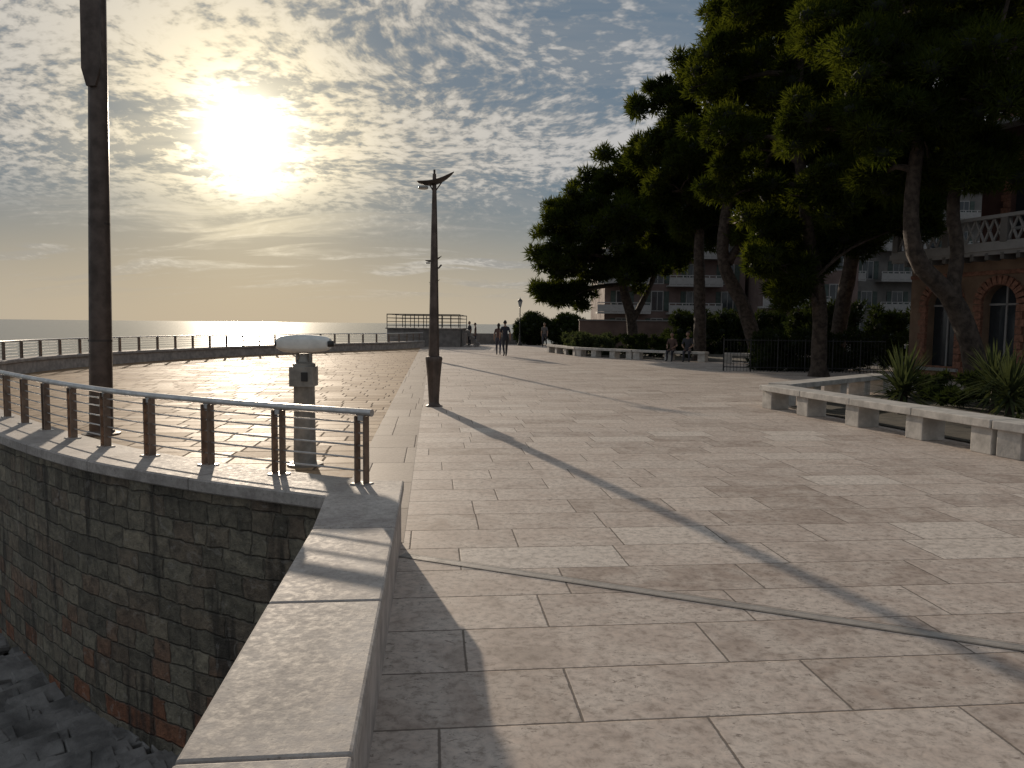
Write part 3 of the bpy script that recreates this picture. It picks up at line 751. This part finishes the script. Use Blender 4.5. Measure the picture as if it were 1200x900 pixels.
    hm.tube([c+Vector((0,.088,.015))*k,c+Vector((0,.11,-.022))*k,c+Vector((0,.09,-.032))*k],[.007*k,.014*k,.008*k],6,0)
    for s_ in (-1,1):
        hm.lathe(c+Vector((s_*.03,.085,.0))*k,[(.003,-.01),(.011,0),(.003,.01)],8,2)
        hm.tube([c+Vector((s_*.074,.0,-.03))*k,c+Vector((s_*.084,-.008,.02))*k],[.008*k,.013*k],6,0)
    hm.box(c+Vector((0,.083,-.06))*k,(.04*k,.01*k,.007*k),2)
    for pm,hv,sgn in hands:
        sd=Vector((0,1,0)) if abs(hv.z)>.7 else Vector((1,0,0)); sd=(sd-hv*sd.dot(hv)).normalized()
        for q,l in ((-.024,.06),(-.008,.075),(.008,.07),(.024,.055)):
            b=(pm+hv*.015+sd*q)*k; m_=b+hv*l*.5*k; hm.tube([b,m_,m_+(hv*.45*l+Vector((-sgn*.012,0,0)))*k],[.009*k,.008*k,.006*k],6,0)
        b=(pm-hv*.03+sd*.02)*k; hm.tube([b,b+(hv*.03+sd*.025)*k,b+(hv*.06+sd*.03)*k],[.011*k,.009*k,.007*k],6,0)
    hm.obj(parent=e)
person(-.36,38.,math.radians(8),'walk',(.03,.03,.04),(.03,.03,.035),1.76,1)
person(-.72,39.6,math.radians(0),'walk',(.12,.07,.06),(.05,.05,.07),1.62,-1,longhair=True)
person(-3.15,56.5,math.radians(120),'stand',(.05,.05,.06),(.03,.03,.04),1.75)
person(-2.75,57.0,math.radians(100),'stand',(.08,.05,.05),(.04,.04,.06),1.65)
person(2.25,54,math.radians(170),'walk',(.12,.11,.11),(.04,.04,.05),1.7)
person(7.35,35.3,math.radians(150),'sit',(.10,.06,.05),(.04,.04,.05),1.68,1,-.03)
person(7.95,34.85,math.radians(160),'sit',(.05,.05,.06),(.05,.05,.06),1.74,1,-.03)

# ------------------------------------------------------------ world
w=bpy.data.worlds.new('World'); sc.world=w; w.use_nodes=True; nt=w.node_tree; nt.nodes.clear(); g=G(nt)
out=g.n('ShaderNodeOutputWorld')
sky=g.n('ShaderNodeTexSky',sky_type='NISHITA'); sky.sun_disc=False; sky.sun_elevation=SUN_EL; sky.sun_rotation=SUN_AZ
sky.air_density=1.2; sky.dust_density=.6; sky.ozone_density=2.
D3=g.vm('NORMALIZE',g.n('ShaderNodeTexCoord').outputs['Generated'])
x,y,z=g.xyz(D3); zc=g.m('MAXIMUM',z,0.)
den=g.m('ADD',zc,.20)
P=g.comb(g.m('DIVIDE',x,den),g.m('DIVIDE',y,den),0.)
warpn=g.noise(P,1.1,2,.5,0,True)
Pw=g.vm('ADD',P,g.vm('MULTIPLY',g.vm('SUBTRACT',warpn,(.5,.5,.5)),(.4,.4,0.)))
nL=g.noise(g.vm('ADD',P,(3.1,1.7,0.)),1.4,2,.6,.3)
nS=g.noise(Pw,25.,3,.62,.1)
nM=g.noise(Pw,7.5,3,.65,.3)
nT=g.noise(g.vm('MULTIPLY',Pw,(.6,2.0,1.)),2.2,4,.62,.6)
thick=g.m('ADD',g.m('MULTIPLY',g.m('SUBTRACT',nS,.5),1.6),g.m('ADD',g.m('MULTIPLY',g.m('SUBTRACT',nM,.5),1.2),g.m('MULTIPLY',g.m('SUBTRACT',nL,.5),1.6)))
mack=g.sst(thick,-.32,.18)
streak=g.sst(nT,.47,.64)
high=g.sst(z,.09,.20)
cov=g.m('MAXIMUM',g.m('MULTIPLY',mack,high),g.m('MULTIPLY',streak,g.sst(z,.05,.2,.8,.3)))
cov=g.m('MULTIPLY',cov,g.sst(z,.015,.08,0.,.95))
s=g.m('MAXIMUM',g.vm('DOT_PRODUCT',D3,tuple(SD),out=1),0.)
s12=g.m('POWER',s,16.); s120=g.m('POWER',s,130.); s15=g.m('POWER',s,1000.); sc_=g.m('POWER',s,3500.)
# clear sky: compress the very bright aureole
L=g.vm('MULTIPLY',sky.outputs[0],(.05,.052,.058))
lum=g.vm('DOT_PRODUCT',L,(.4,.4,.2),out=1)
kk=g.m('DIVIDE',1.,g.m('ADD',1.,g.m('MULTIPLY',lum,2.4)))
clear=g.vm('MULTIPLY',L,g.comb(kk,kk,kk))
clear=g.mix(.6,clear,(.15,.205,.26))
hz=g.sst(z,0.,.17,1.,0.)
hcol=g.mix(g.m('POWER',s,5.),(.34,.35,.36),(.58,.47,.31))
clear=g.mix(g.m('MULTIPLY',hz,.8),clear,hcol)
cc=g.mix(g.sst(thick,-.15,.38),(.25,.27,.295),(.46,.46,.465))
cc=g.mix(g.m('MULTIPLY',s12,.7),cc,g.mix(g.sst(thick,-.15,.38),(.50,.43,.32),(.76,.67,.52))); cc=g.mix(s120,cc,(1.05,.92,.65))
skyc=g.mix(cov,clear,cc)
veil=g.m('MULTIPLY',s15,g.sst(thick,-.25,.2,.55,1.5))
gc=g.vm('ADD',g.vm('MULTIPLY',g.comb(veil,veil,veil),(2.6,2.4,1.85)),g.vm('MULTIPLY',g.comb(s120,s120,s120),(.42,.34,.19)))
gc=g.vm('ADD',gc,g.vm('MULTIPLY',g.comb(sc_,sc_,sc_),(6.,5.5,4.4)))
tot=g.vm('ADD',skyc,gc)
b3=g.n('ShaderNodeBackground'); g.put(b3.inputs[0],tot); b3.inputs[1].default_value=1.08
nt.links.new(b3.outputs[0],out.inputs[0])

sl=bpy.data.lights.new('sun','SUN'); sl.energy=3.8; sl.angle=math.radians(.6); sl.color=(1,.84,.66)
so=bpy.data.objects.new('sun',sl); COL.objects.link(so); so.rotation_euler=SD.to_track_quat('Z','Y').to_euler()

cam=bpy.data.cameras.new('camera'); cam.lens=27; cam.sensor_width=36; cam.clip_end=30000; cam.clip_start=.05
co=bpy.data.objects.new('camera',cam); COL.objects.link(co)
co.matrix_world=Matrix.Translation((0,0,1.6))@Matrix.Rotation(math.radians(90-4.45),4,'X')@Matrix.Rotation(math.radians(.6),4,'Z')
sc.camera=co
sc.view_settings.view_transform='Standard'; sc.view_settings.look='None'; sc.view_settings.exposure=0
